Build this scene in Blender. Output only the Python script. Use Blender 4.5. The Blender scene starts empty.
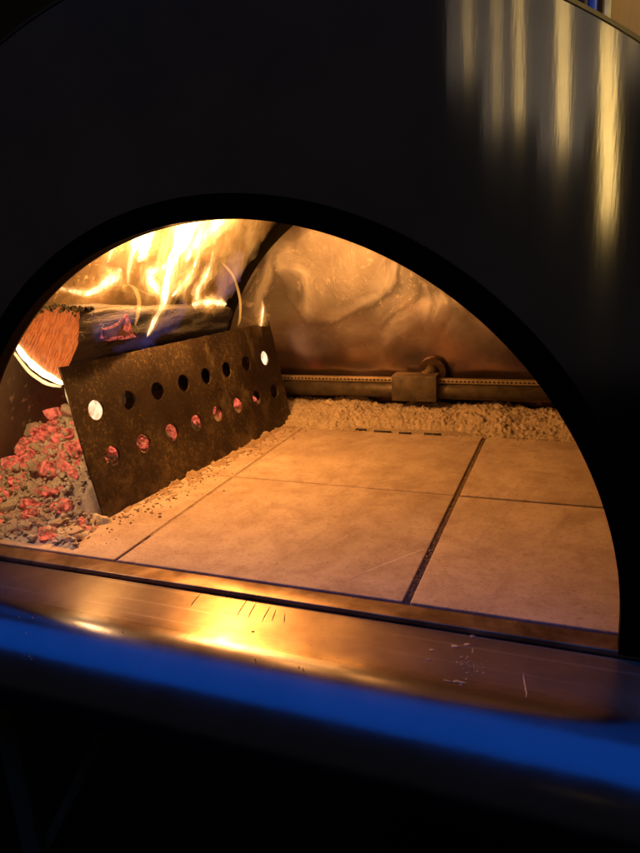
import bpy, bmesh, math, random
import numpy as np
from mathutils import Vector, Matrix, noise as mn
random.seed(7); rnd = random.Random(11)
C = bpy.context.scene
COL = C.collection

# ------------------------------------------------------------------ camera, world, lamps, exposure
CAM = Vector((0.5667, -0.6487, 0.3944)); FPX = 658.55; PW, PH = 640.0, 853.0
YAW, PITCH, ROLL = math.radians(21.782), math.radians(15.397), math.radians(-3.171)
fw = Vector((-math.sin(YAW)*math.cos(PITCH), math.cos(YAW)*math.cos(PITCH), -math.sin(PITCH)))
rt0 = Vector((math.cos(YAW), math.sin(YAW), 0)); up0 = rt0.cross(fw)
RT = rt0*math.cos(ROLL) + up0*math.sin(ROLL); UP = -rt0*math.sin(ROLL) + up0*math.cos(ROLL)
cam_d = bpy.data.cameras.new('camera'); cam = bpy.data.objects.new('camera', cam_d); COL.objects.link(cam)
cam.matrix_world = Matrix.Translation(CAM) @ Matrix((RT, UP, -fw)).transposed().to_4x4()
cam_d.sensor_fit = 'VERTICAL'; cam_d.sensor_height = 24.0; cam_d.lens = 24.0*FPX/PH
cam_d.clip_start = 0.01; cam_d.clip_end = 60
C.camera = cam

w = bpy.data.worlds.new('World'); C.world = w; w.use_nodes = True
w.node_tree.nodes['Background'].inputs[0].default_value = (0.45, 0.39, 0.40, 1)
w.node_tree.nodes['Background'].inputs[1].default_value = 0.024
C.view_settings.view_transform = 'Standard'; C.view_settings.look = 'None'
C.view_settings.exposure = 0; C.view_settings.gamma = 1
C.render.engine = 'CYCLES'
C.cycles.use_denoising = True
C.cycles.max_bounces = 10; C.cycles.diffuse_bounces = 5; C.cycles.glossy_bounces = 5
C.cycles.volume_bounces = 0; C.cycles.transparent_max_bounces = 32
C.cycles.sample_clamp_indirect = 6
C.cycles.volume_step_rate = 0.6; C.cycles.volume_max_steps = 256

def ray(px, py):
    return (RT*((px-PW/2)/FPX) - UP*((py-PH/2)/FPX) + fw)
def at(px, py, Y):
    d = ray(px, py); return CAM + d*((Y-CAM.y)/d.y)
def mirror(px, py, Y, panel=-0.030):
    p = at(px, py, panel); d = ray(px, py); d.y = -d.y
    return p + d*((Y-p.y)/d.y)

def area_lamp(name, loc, target, sx, sy, col, watts, spread=180):
    l = bpy.data.lights.new(name, 'AREA'); l.shape = 'RECTANGLE'; l.size = sx; l.size_y = sy
    l.color = col; l.energy = watts; l.spread = math.radians(spread)
    o = bpy.data.objects.new(name, l); COL.objects.link(o); o.location = loc
    d = Vector(target)-Vector(loc)
    o.rotation_euler = d.to_track_quat('-Z', 'Y').to_euler()
    return o
def radiance(sx, sy, L):       # watts of a rectangular lamp of radiance L
    return L*math.pi*sx*sy
# the row of tall warm lamps behind the photographer that streak the brushed front
YL = -1.15
for (px, ytop, ybot, wpx, L) in [(468, -75, 72, 9, .55), (497, -75, 120, 8, .5), (519, -75, 118, 7, 1.2),
                                 (563, -75, 140, 10, 1.7), (608, 18, 216, 10, 2.6), (634, -60, 50, 8, .6)]:
    a = mirror(px, ytop, YL); b = mirror(px, ybot, YL)
    cc = (a+b)/2; h = (a-b).length; wd = wpx/FPX*(0.62-YL-.03+.03)
    o = area_lamp('tube_lamp', cc, cc+Vector((0, 1, 0)), wd, h, (1, .66, .2), radiance(wd, h, L)/6.5, 60)
    yv = (a-b).normalized(); zv = Vector((0, -1, 0)); o.rotation_euler = Matrix((yv.cross(zv), yv, zv)).transposed().to_euler()
# dim lamps added for the haze in the front, lower ends stepped like heads
for (x0, x1, yb) in [(446, 482, 78), (484, 505, 128), (507, 545, 118), (547, 585, 150), (587, 600, 112), (616, 690, 66)]:
    a = mirror(x0, -90, YL-.15); b = mirror(x1, yb, YL-.15); cc = (a+b)/2; sx, sz = abs(b.x-a.x), abs(a.z-b.z)
    area_lamp('haze_lamp', cc, cc+Vector((0, 1, 0)), sx, sz, (1, .80, .58), radiance(sx, sz, .16)/5.5, 60)
# blue light canopy overhead, seen as a band in the rounded shelf edge
area_lamp('blue_canopy_lamp', (-.9, -.95, 2.2), (-.9, -.95, 0), 5.2, 2.3, (0.0, .15, 1.0), radiance(5.2, 2.3, .80))
# added unseen lamp that brightens the board wall behind the oven
area_lamp('board_fill_lamp', (1.3, 1.2, 1.9), (1.2, 1.9, .9), .2, .2, (1, .7, .25), 16)

# ------------------------------------------------------------------ node helper
class NT:
    def __init__(s, name, vol=False):
        s.m = bpy.data.materials.new(name); s.m.use_nodes = True
        s.t = s.m.node_tree; s.n = s.t.nodes; s.l = s.t.links
        s.out = s.n['Material Output']; s.b = s.n['Principled BSDF']
        if vol: s.n.remove(s.b); s.b = None
        s.tc = s.n.new('ShaderNodeTexCoord')
    def put(s, sock, v):
        if isinstance(v, bpy.types.NodeSocket): s.l.new(v, sock)
        elif isinstance(v, (tuple, list)) and sock.type == 'RGBA' and len(v) == 3: sock.default_value = (*v, 1)
        else: sock.default_value = v
    def P(s, **k):
        for a, v in k.items(): s.put(s.b.inputs[a.replace('_', ' ')], v)
    def co(s, scale=(1, 1, 1), rot=(0, 0, 0), loc=(0, 0, 0), src='Object'):
        mp = s.n.new('ShaderNodeMapping'); s.l.new(s.tc.outputs[src], mp.inputs[0])
        mp.inputs['Scale'].default_value = scale; mp.inputs['Rotation'].default_value = rot; mp.inputs['Location'].default_value = loc
        return mp.outputs[0]
    def rs(s, rot, scale):          # turn first, then stretch
        mp = s.n.new('ShaderNodeMapping'); s.l.new(s.co((1, 1, 1), rot), mp.inputs[0]); mp.inputs['Scale'].default_value = scale; return mp.outputs[0]
    def noise(s, vec, scale, detail=4, rough=.55, dist=0):
        n = s.n.new('ShaderNodeTexNoise'); s.put(n.inputs['Vector'], vec)
        n.inputs['Scale'].default_value = scale; n.inputs['Detail'].default_value = detail
        n.inputs['Roughness'].default_value = rough; n.inputs['Distortion'].default_value = dist
        return n.outputs['Fac']
    def noisec(s, vec, scale, detail=2):
        n = s.n.new('ShaderNodeTexNoise'); s.put(n.inputs['Vector'], vec)
        n.inputs['Scale'].default_value = scale; n.inputs['Detail'].default_value = detail
        return n.outputs['Color']
    def vor(s, vec, scale, feat='F1', rand=1):
        n = s.n.new('ShaderNodeTexVoronoi'); n.feature = feat; s.put(n.inputs['Vector'], vec)
        n.inputs['Scale'].default_value = scale; n.inputs['Randomness'].default_value = rand
        return n.outputs['Distance']
    def ramp(s, f, stops, interp='LINEAR'):
        n = s.n.new('ShaderNodeValToRGB'); s.put(n.inputs[0], f); r = n.color_ramp; r.interpolation = interp
        while len(r.elements) < len(stops): r.elements.new(.5)
        for e, (p, c) in zip(r.elements, stops):
            e.position = p; e.color = (c, c, c, 1) if not isinstance(c, (tuple, list)) else (*c, 1)
        return n.outputs[0]
    def mix(s, f, a, b, mode='MIX'):
        n = s.n.new('ShaderNodeMix'); n.data_type = 'RGBA'; n.blend_type = mode
        s.put(n.inputs[0], f); s.put(n.inputs[6], a); s.put(n.inputs[7], b); return n.outputs[2]
    def math(s, op, a, b=0.0, c=None, clamp=False):
        n = s.n.new('ShaderNodeMath'); n.operation = op; n.use_clamp = clamp
        s.put(n.inputs[0], a); s.put(n.inputs[1], b)
        if c is not None: s.put(n.inputs[2], c)
        return n.outputs[0]
    def vmath(s, op, a, b):
        n = s.n.new('ShaderNodeVectorMath'); n.operation = op; s.put(n.inputs[0], a); s.put(n.inputs[1], b); return n.outputs[0]
    def sep(s, v):
        n = s.n.new('ShaderNodeSeparateXYZ'); s.put(n.inputs[0], v); return n.outputs
    def bump(s, h, dist, strength=1, normal=None):
        n = s.n.new('ShaderNodeBump'); s.put(n.inputs['Height'], h); n.inputs['Distance'].default_value = dist
        n.inputs['Strength'].default_value = strength
        if normal is not None: s.put(n.inputs['Normal'], normal)
        return n.outputs[0]
    def brush(s):            # brushed along X: highlights draw out across the brushing
        g = s.n.new('ShaderNodeNewGeometry'); s.put(s.b.inputs['Tangent'], s.vmath('CROSS_PRODUCT', g.outputs['Normal'], (1, 0, 0)))
    def warp(s, vec, scale, amt):
        c = s.noisec(vec, scale); c = s.vmath('SUBTRACT', c, (.5, .5, .5)); c = s.vmath('MULTIPLY', c, (amt,)*3)
        return s.vmath('ADD', vec, c)

# ------------------------------------------------------------------ materials
def m_panel():
    t = NT('brushed_steel'); o = t.co()
    br = t.noise(t.co((3, 3, 900)), 1, 3); big = t.noise(t.co((26, 26, 3.0)), 1, 5, .62)
    sm = t.noise(o, 9, 5, .6)
    base = t.mix(t.ramp(sm, [(.3, 0), (.75, 1)]), (.42, .40, .39), (.30, .28, .27))
    rough = t.math('ADD', .068, t.math('MULTIPLY', sm, .05))
    nrm = t.bump(big, .00011, .5, t.bump(br, .000008, .3))
    t.P(Base_Color=base, Metallic=1.0, Roughness=rough, Anisotropic=.94, Normal=nrm)
    t.brush()
    return t.m
def m_black():
    t = NT('sooty_black_rim'); n = t.noise(t.co(), 40, 5)
    t.P(Base_Color=t.mix(n, (.004, .003, .001), (.010, .008, .003)), Roughness=.62, Normal=t.bump(n, .001, .4))
    t.b.inputs['Specular IOR Level'].default_value = .03
    return t.m
def m_vault():
    t = NT('sooted_vault_steel'); o = t.warp(t.co(), 6, .12)
    a = t.noise(o, 8, 7, .65); sp = t.noise(o, 70, 4, .7)
    f = t.ramp(a, [(.35, 0), (.65, 1)])
    base = t.mix(f, (.036, .028, .018), (.115, .086, .054))
    base = t.mix(t.ramp(sp, [(.60, 0), (.68, 1)]), base, (.28, .22, .15))
    t.P(Base_Color=base, Metallic=.35, Roughness=t.math('ADD', .42, t.math('MULTIPLY', a, .3)), Normal=t.bump(sp, .002, .5))
    return t.m
def m_back():
    t = NT('heat_stained_back_steel'); o = t.co()
    ow = t.warp(o, 3.0, .34)
    sw = t.noise(ow, 3.6, 5, .50, .9); sw2 = t.noise(t.warp(o, 5, .14), 9, 6, .6, .4)
    fine = t.noise(ow, 75, 6, .75)
    z = t.sep(o)[2]
    edge = t.math('ADD', z, t.math('MULTIPLY', t.math('SUBTRACT', t.noise(t.warp(o, 4, .1), 6, 3), .5), .22))
    up = t.ramp(edge, [(.13, 0), (.25, 1)])           # scale deposit above, clean steel below
    scale = t.ramp(sw, [(.28, (.13, .105, .08)), (.40, (.34, .285, .22)), (.47, (.15, .12, .09)), (.53, (.60, .52, .41)), (.60, (.33, .27, .20)), (.74, (.48, .41, .32))])
    scale = t.mix(t.ramp(sw2, [(.35, .5), (.6, 0)]), scale, (.17, .125, .08))
    scale = t.mix(t.math('MULTIPLY', t.ramp(fine, [(.55, 0), (.66, 1)]), t.ramp(sw2, [(.40, .15), (.60, 1)])), scale, (.66, .55, .40))
    steel = t.mix(t.ramp(t.noise(o, 7, 4), [(.35, 0), (.7, 1)]), (.46, .29, .175), (.32, .20, .115))
    t.P(Base_Color=t.mix(1.0, t.mix(up, steel, scale), (.66, .70, .80), 'MULTIPLY'), Metallic=t.mix(up, (.95,)*3, (.45,)*3),
        Roughness=t.math('ADD', t.math('MULTIPLY', up, .24), .19),
        Normal=t.bump(t.math('MULTIPLY', fine, up), .0022, .5, t.bump(t.noise(o, 4, 2), .009, .35)))
    return t.m
def m_tile(seed):
    t = NT('firebrick_tile'); o = t.co(loc=(seed*3.1, seed*1.7, seed))
    cl = t.noise(t.warp(o, 5, .15), 7, 7, .6); fi = t.noise(o, 260, 4, .7); st = t.noise(t.warp(o, 9, .06), 16, 6, .65)
    base = t.mix(t.ramp(cl, [(.34, 0), (.64, 1)]), (.35, .26, .185), (.50, .385, .285))
    base = t.mix(t.ramp(st, [(.44, 0), (.70, .7)]), base, (.21, .125, .075))
    base = t.mix(t.ramp(t.noise(t.warp(o, 12, .04), 34, 6, .7), [(.55, 0), (.75, .4)]), base, (.20, .125, .075))
    base = t.mix(t.ramp(t.noise(t.co((14, 90, 1), (0, 0, .5), (seed, 0, 0)), 1, 3), [(.64, 0), (.74, .35)]), base, (.66, .55, .44))
    base = t.mix(t.ramp(t.noise(t.warp(t.rs((0, 0, .25), (26, 3.5, 1)), 1, .8), 1, 6, .65), [(.54, 0), (.74, .55)]), base, (.22, .14, .085))
    base = t.mix(t.ramp(t.vor(o, 46), [(.035, .8), (.06, 0)]), base, (.14, .09, .06))
    base = t.mix(t.ramp(fi, [(.35, 0), (.75, .45)]), base, (.60, .48, .36))
    base = t.mix(t.ramp(t.noise(o, 140, 5, .7), [(.30, .55), (.46, 0)]), base, (.18, .11, .065))
    t.P(Base_Color=base, Roughness=t.math('ADD', .55, t.math('MULTIPLY', st, .3)), Normal=t.bump(fi, .0011, .6, t.bump(cl, .003, .35)))
    t.b.inputs['Specular IOR Level'].default_value = .35
    return t.m
def m_shelf():
    t = NT('worn_shelf_steel'); o = t.co()
    br = t.noise(t.co((4, 700, 700)), 1, 3); cl = t.noise(t.warp(o, 8, .08), 14, 6, .62); sc = t.noise(t.co((2.5, 160, 160), (0, 0, .12)), 1, 4, .6)
    base = t.mix(t.ramp(cl, [(.35, 0), (.7, 1)]), (.46, .34, .20), (.31, .215, .115))
    base = t.mix(t.ramp(sc, [(.58, 0), (.66, .5)]), base, (.58, .46, .30))
    rough = t.math('ADD', t.math('MULTIPLY', cl, .12), t.math('ADD', .12, t.math('MULTIPLY', sc, .08)))
    rough = t.math('ADD', rough, t.ramp(t.math('ADD', t.sep(o)[1], .5), [(.375, 0), (.40, .15)]))
    nose = t.ramp(t.math('ADD', t.sep(o)[1], .5), [(.372, 1), (.382, 0)])
    base = t.mix(nose, base, t.mix(cl, (.20, .19, .20), (.27, .26, .27)))
    t.P(Base_Color=base, Metallic=t.math('ADD', .94, t.math('MULTIPLY', nose, .05)), Roughness=rough, Anisotropic=t.math('SUBTRACT', .80, t.math('MULTIPLY', nose, .6)), Normal=t.bump(t.noise(o, 12, 3), .0025, .3, t.bump(br, .00004, .4)))
    t.brush()
    return t.m
def m_strip():
    t = NT('heat_browned_strip'); o = t.co(); cl = t.noise(t.warp(o, 10, .05), 22, 6, .65)
    base = t.mix(t.ramp(cl, [(.4, 0), (.65, 1)]), (.17, .105, .06), (.34, .24, .15))
    t.P(Base_Color=base, Metallic=.85, Roughness=t.math('ADD', .28, t.math('MULTIPLY', cl, .25)), Normal=t.bump(cl, .001, .3))
    return t.m
def m_plate():
    t = NT('scorched_plate'); o = t.co()
    cl = t.noise(t.warp(o, 7, .1), 9, 6, .6); sp = t.noise(o, 150, 5, .75); ash = t.noise(t.warp(o, 20, .03), 26, 7, .7)
    z = t.sep(o)[2]
    base = t.mix(t.ramp(cl, [(.35, 0), (.7, 1)]), (.022, .013, .008), (.060, .040, .020))
    base = t.mix(t.ramp(t.math('ADD', sp, t.math('MULTIPLY', t.math('SUBTRACT', cl, .5), .30)), [(.54, 0), (.68, .7)]), base, (.22, .165, .085))
    pa = t.ramp(t.noise(t.warp(o, 8, .1), 11, 5, .6), [(.42, 0), (.62, 1)])
    base = t.mix(t.math('MULTIPLY', pa, t.ramp(t.vor(t.warp(o, 60, .008), 150), [(.08, .75), (.30, 0)])), base, t.mix(t.noise(o, 90, 3), (.06, .04, .02), (.30, .24, .14)))
    low = t.math('SUBTRACT', ash, t.math('MULTIPLY', z, 1.2))
    base = t.mix(t.ramp(low, [(.44, 0), (.60, .55)]), base, (.22, .16, .09))
    sm = t.noise(t.warp(t.co((1, 1, .45)), 9, .09), 13, 6, .62)
    base = t.mix(t.ramp(sm, [(.60, 0), (.72, .5)]), base, (.34, .27, .17))
    base = t.mix(t.ramp(t.noise(t.warp(o, 4, .12), 6, 4), [(.46, 0), (.60, .7)]), base, (.022, .013, .008))
    t.P(Base_Color=base, Metallic=.45, Roughness=t.math('ADD', .38, t.math('MULTIPLY', cl, .35)), Normal=t.bump(sp, .0015, .5))
    return t.m
def m_bark(name, c1, c2, ember=0.0):
    t = NT(name); o = t.co()
    st = t.noise(t.warp(t.co((34, 4, 34)), 3, .4), 1, 6, .7); cr = t.vor(t.warp(t.co((60, 26, 60)), 4, .5), 1, 'DISTANCE_TO_EDGE')
    crm = t.math('MULTIPLY', t.ramp(cr, [(.0, 1), (.05, 0)]), t.ramp(t.noise(o, 14, 3), [(.45, 0), (.6, 1)]))
    y = t.math('ADD', t.sep(o)[1], t.math('MULTIPLY', t.math('SUBTRACT', t.noise(t.warp(o, 9, .1), 9, 4), .5), .5))
    burnt = t.ramp(y, [(.10, 0), (.30, 1)])
    base = t.mix(t.ramp(st, [(.35, 0), (.7, 1)]), t.mix(burnt, (.018, .015, .015), c1), t.mix(burnt, (.065, .055, .055), c2))
    base = t.mix(crm, base, (.004, .004, .004))
    t.P(Base_Color=base, Roughness=.72, Normal=t.bump(t.math('SUBTRACT', st, crm), .005, .8))
    return t.m
def m_endgrain():
    t = NT('split_end_grain'); o = t.co((1, 1, 1), (0, .92, 0))
    ln = t.noise(t.warp(t.rs((0, -.62, 0), (380, 14, 40)), .8, .5), 1, 3, .6)
    cl = t.noise(t.warp(t.co(), 14, .03), 26, 5); kn = t.vor(t.co(), 36)
    base = t.mix(t.ramp(ln, [(.40, 0), (.56, 1)]), (.12, .032, .009), (.29, .092, .022))
    base = t.mix(t.ramp(cl, [(.45, 0), (.7, .5)]), base, (.20, .055, .014))
    base = t.mix(t.ramp(kn, [(.16, .5), (.26, 0)]), base, (.28, .11, .035))
    t.P(Base_Color=base, Roughness=.7, Normal=t.bump(ln, .004, .9))
    return t.m
def m_ash(name, c1, c2, sc=220):
    t = NT(name); o = t.co(); n = t.noise(o, sc, 5, .7); b = t.noise(o, 24, 4)
    base = t.mix(t.ramp(n, [(.3, 0), (.72, 1)]), c1, c2); base = t.mix(t.ramp(b, [(.35, 0), (.75, .5)]), base, tuple(x*.6 for x in c1))
    t.P(Base_Color=base, Roughness=.95, Normal=t.bump(n, .004, .8)); t.b.inputs['Specular IOR Level'].default_value = .1
    return t.m
def m_ember(name, glow, cover):
    t = NT(name); o = t.co()
    inf = t.n.new('ShaderNodeObjectInfo').outputs['Random']
    v = t.vmath('ADD', o, t.mix(0, t.put and (0, 0, 0), (0, 0, 0)))
    off = t.n.new('ShaderNodeCombineXYZ'); t.put(off.inputs[0], t.math('MULTIPLY', inf, 37.0)); t.put(off.inputs[1], t.math('MULTIPLY', inf, 11.0))
    v = t.vmath('ADD', o, off.outputs[0])
    a = t.noise(t.warp(v, 1.3, .6), 1.5, 7, .66); f = t.noise(v, 7, 5, .7)
    mask = t.ramp(a, [(cover-.09, 1), (cover+.03, 0)])
    crack = t.ramp(t.vor(t.warp(v, 1.2, .5), 1.1, 'DISTANCE_TO_EDGE'), [(.0, .65), (.10, 1)])
    base = t.mix(t.ramp(f, [(.3, 0), (.7, 1)]), (.30, .24, .18), (.60, .52, .41))
    base = t.mix(mask, base, (.10, .03, .02))
    em = t.mix(t.ramp(t.noise(t.warp(v, 1, .5), 1.7, 5, .62), [(.38, 0), (.62, 1)]), (.20, .012, .008), (1.45, .23, .11))
    t.P(Base_Color=base, Roughness=.9, Normal=t.bump(t.math('ADD', f, a), .003, .8))
    t.put(t.b.inputs['Emission Color'], em)
    t.put(t.b.inputs['Emission Strength'], t.math('MULTIPLY', t.math('MULTIPLY', mask, crack), glow))
    t.b.inputs['Specular IOR Level'].default_value = .1
    return t.m
def m_char():
    t = NT('charcoal_black'); n = t.noise(t.co(), 60, 5)
    t.P(Base_Color=t.mix(n, (.008, .007, .006), (.05, .042, .035)), Roughness=.8, Normal=t.bump(n, .004, .8)); return t.m
def m_emit(name, col, s):
    t = NT(name); t.P(Base_Color=(0.1, .02, .01), Roughness=.9); t.put(t.b.inputs['Emission Color'], col)
    n = t.noise(t.co(), 120, 4); t.put(t.b.inputs['Emission Strength'], t.math('MULTIPLY', t.ramp(n, [(.42, .0), (.60, 1)]), s)); return t.m
def m_flame(name, col, s):             # even burning gas: brightness follows the thickness looked through
    t = NT(name, vol=True); e = t.n.new('ShaderNodeEmission'); t.put(e.inputs[0], col); e.inputs[1].default_value = s
    t.l.new(e.outputs[0], t.out.inputs['Volume']); return t.m
def m_flame_feather(name, s, c1, c2, fx=70, fz=13):     # streaky gas: brightness torn along the flow
    t = NT(name, vol=True); e = t.n.new('ShaderNodeEmission')
    v = t.warp(t.rs((.45, 0, 0), (fx, fx, fz)), 1.0, 1.6)
    k = t.ramp(t.noise(v, 1.0, 4, .6, .6), [(.36, 0), (.50, .35), (.66, 1)])
    t.put(e.inputs[0], t.mix(k, c1, c2)); t.put(e.inputs[1], t.math('MULTIPLY', k, s)); t.l.new(e.outputs[0], t.out.inputs['Volume']); return t.m
def m_flame_body(name, s, lo=.46, hi=.72, scale=1.0):
    t = NT(name, vol=True); e = t.n.new('ShaderNodeEmission')
    v = t.warp(t.rs((.55, 0, 0), (16*scale, 20*scale, 6.5*scale)), 1.1, 1.3)
    n = t.noise(v, 1.0, 3, .55, .5)
    k = t.ramp(n, [(lo, .16), ((lo+hi)/2, .38), (hi, 1)])
    t.put(e.inputs[0], t.mix(k, (1, .28, .035), (1, .42, .08)))
    t.put(e.inputs[1], t.math('MULTIPLY', k, s)); t.l.new(e.outputs[0], t.out.inputs['Volume']); return t.m
def m_plain(name, col, rough=.5, metal=0, var=.3, sc=20, spec=.5):
    t = NT(name); t.b.inputs['Specular IOR Level'].default_value = spec; n = t.noise(t.co(), sc, 5)
    t.P(Base_Color=t.mix(t.ramp(n, [(.3, 0), (.7, 1)]), tuple(c*(1-var) for c in col), col), Roughness=rough, Metallic=metal, Normal=t.bump(n, .001, .3)); return t.m
def m_board():
    t = NT('brown_boards'); g = t.noise(t.co((30, 30, 1.5)), 1, 5); big = t.noise(t.co((5, 5, .3)), 1, 2)
    t.P(Base_Color=t.mix(g, t.mix(big, (.34, .21, .08), (.44, .29, .12)), (.27, .165, .065)), Roughness=.55, Normal=t.bump(g, .002, .4)); return t.m

# ------------------------------------------------------------------ mesh helpers
def mesh_obj(name, verts, faces, mat, parent=None, smooth=True):
    me = bpy.data.meshes.new(name); me.from_pydata([tuple(v) for v in verts], [], faces); me.update()
    o = bpy.data.objects.new(name, me); COL.objects.link(o); me.materials.append(mat)
    if smooth: me.polygons.foreach_set('use_smooth', [True]*len(me.polygons))
    if parent: o.parent = parent
    return o
def bm_obj(name, bm, mat, parent=None, smooth=True):
    me = bpy.data.meshes.new(name); bmesh.ops.recalc_face_normals(bm, faces=bm.faces[:]); bm.to_mesh(me); bm.free()
    o = bpy.data.objects.new(name, me); COL.objects.link(o); me.materials.append(mat)
    if smooth: me.polygons.foreach_set('use_smooth', [True]*len(me.polygons))
    if parent: o.parent = parent
    return o
def empty(name, loc, label, cat, group=None):
    o = bpy.data.objects.new(name, None); COL.objects.link(o); o.location = loc; o.empty_display_size = .05
    o['label'] = label; o['category'] = cat
    if group: o['group'] = group
    return o
def tag(o, label=None, cat=None, group=None, kind=None):
    if label: o['label'] = label
    if cat: o['category'] = cat
    if group: o['group'] = group
    if kind: o['kind'] = kind
    return o
def add_box(bm, c, s, rot=None, bev=0, seg=2):
    r = bmesh.ops.create_cube(bm, size=1); vs = r['verts']
    M = Matrix.Translation(c) @ (rot.to_4x4() if rot else Matrix()) @ Matrix.Diagonal((*s, 1))
    bmesh.ops.transform(bm, matrix=M, verts=vs)
    if bev:
        es = list({e for v in vs for e in v.link_edges})
        bmesh.ops.bevel(bm, geom=es, offset=bev, segments=seg, profile=.6, affect='EDGES')
def add_tube(bm, pts, radii, n=16, cap=True):
    pts = [Vector(p) for p in pts]; rings = []
    up = Vector((0, 0, 1))
    for i, p in enumerate(pts):
        t = (pts[min(i+1, len(pts)-1)] - pts[max(i-1, 0)]).normalized()
        a = t.cross(up)
        if a.length < .05: a = t.cross(Vector((0, 1, 0)))
        a.normalize(); b = t.cross(a)
        r = radii[i] if isinstance(radii, (list, tuple)) else radii
        rings.append([bm.verts.new(p + a*math.cos(k*2*math.pi/n)*r + b*math.sin(k*2*math.pi/n)*r) for k in range(n)])
    for i in range(len(rings)-1):
        for k in range(n): bm.faces.new((rings[i][k], rings[i][(k+1) % n], rings[i+1][(k+1) % n], rings[i+1][k]))
    if cap: bm.faces.new(rings[0][::-1]); bm.faces.new(rings[-1])
def revolve_profile(bm, prof, x0, x1, nx=2):     # closed (y,z) profile swept along x
    xs = [x0+(x1-x0)*i/(nx-1) for i in range(nx)]
    R = [[bm.verts.new((x, y, z)) for (y, z) in prof] for x in xs]; n = len(prof)
    for i in range(nx-1):
        for k in range(n): bm.faces.new((R[i][k], R[i][(k+1) % n], R[i+1][(k+1) % n], R[i+1][k]))
    bm.faces.new(R[0][::-1]); bm.faces.new(R[-1])
def fbm(x, y, z, o=4): return mn.fractal(Vector((x, y, z)), 1.0, 2.0, o)
def spline(pts, n):
    P = np.array(pts, float); P = np.vstack([2*P[0]-P[1], P, 2*P[-1]-P[-2]]); out = []
    m = len(pts)-1
    for i in range(n):
        u = i/(n-1)*m; k = min(int(u), m-1); t = u-k; a, b, c, d = P[k:k+4]
        out.append(.5*((2*b)+(c-a)*t+(2*a-5*b+4*c-d)*t*t+(3*b-a-3*c+d)*t**3))
    return np.array(out)

MP, MBK, MV, MBW = m_panel(), m_black(), m_vault(), m_back()
MSH, MST, MPL = m_shelf(), m_strip(), m_plate()
CX, CZ, RA, RO, RV = 0.2092, 0.0163, 0.409, 0.650, 0.545

# ------------------------------------------------------------------ setting
gm = m_plain('dark_ground', (.012, .008, .0010), .9, spec=0)
tag(mesh_obj('ground', [(-8, -6, -.95), (8, -6, -.95), (8, 8, -.95), (-8, 8, -.95)], [(0, 1, 2, 3)], gm), kind='structure')

tag(mesh_obj('dark_backdrop', [(-9, 5, -1), (9, 5, -1), (9, 5, 6), (-9, 5, 6)], [(0, 1, 2, 3)], m_plain('night_backdrop', (.16, .14, .09), .9, spec=0)), kind='structure')  # added dark plane standing in for the night behind the oven
# ------------------------------------------------------------------ oven body
oven = empty('pizza_oven', (CX, .3, -.09), 'domed brushed steel pizza oven with black arched mouth and wide steel shelf', 'pizza oven')
def sub(parent):  # keep world coordinates for the children
    bpy.context.view_layer.update()
def child(o, parent):
    o.parent = parent; o.matrix_parent_inverse = Matrix.Translation(-Vector(parent.location)) if parent.type == 'EMPTY' else Matrix(); return o

def arch_pts(R, n, zb):
    pts = [(CX+R, zb)]
    for i in range(n+1):
        a = math.pi*i/n; pts.append((CX+R*math.cos(a), CZ+R*math.sin(a)))
    pts.append((CX-R, zb)); return pts
def arch_solid(name, Rs, y0, y1, zb, mat, n=128):
    bm = bmesh.new(); V = []
    rings = [(r, y0) for r in Rs] + [(r, y1) for r in Rs[::-1]]
    for (r, y) in rings: V.append([bm.verts.new((x, y, z)) for (x, z) in arch_pts(r, n, zb)])
    m = len(V[0]); k = len(V)
    for i in range(k):
        for j in range(m-1): bm.faces.new((V[i][j], V[(i+1) % k][j], V[(i+1) % k][j+1], V[i][j+1]))
    bm.faces.new([V[i][0] for i in range(k)][::-1]); bm.faces.new([V[i][-1] for i in range(k)])
    return bm
bm = arch_solid('front_panel', [RA+.004, .45, .5, .55, .60, RO-.004], -.0295, -.0165, -.004, MP)
o = child(bm_obj('front_panel', bm, MP), oven)
md = o.modifiers.new('edge', 'EDGE_SPLIT'); md.split_angle = math.radians(40)
bm = arch_solid('arch_rim', [RA, RA+.0245], -.0330, -.0150, -.0035, MBK)
o = child(bm_obj('arch_rim', bm, MBK), oven); o.modifiers.new('edge', 'EDGE_SPLIT').split_angle = math.radians(40)
# polished outer edge of the front
bm = arch_solid('edge_trim', [RO-.0028, RO], -.0300, -.0170, -.004, MP)
o = child(bm_obj('edge_trim', bm, m_plain('trim_steel', (.24, .21, .13), .20, 1.0, .1)), oven)
o.modifiers.new('edge', 'EDGE_SPLIT').split_angle = math.radians(40)
# outer dome skin and inner vault
def barrel(name, R, y0, y1, zb, mat, ny=24, n=72, wob=0.0):
    bm = bmesh.new(); V = []
    for j in range(ny+1):
        y = y0+(y1-y0)*j/ny
        V.append([bm.verts.new((x+wob*fbm(x*4, y*4, z*4), y, z+wob*fbm(x*4+9, y*4, z*4))) for (x, z) in arch_pts(R, n, zb)])
    for j in range(ny):
        for k in range(len(V[0])-1): bm.faces.new((V[j][k], V[j][k+1], V[j+1][k+1], V[j+1][k]))
    return bm_obj(name, bm, mat)
child(barrel('dome_skin', RO-.006, -.0164, .97, -.09, m_plain('dome_steel', (.25, .24, .23), .4, 1.0)), oven)
child(barrel('vault', RV, -.0125, .862, -.012, MV, wob=.004), oven)
# inner closing sheet between mouth and vault
bm = arch_solid('inner_front', [RA+.001, RV+.004], -.0145, -.0100, -.010, MV, 96)
child(bm_obj('inner_front', bm, MV), oven)
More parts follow.
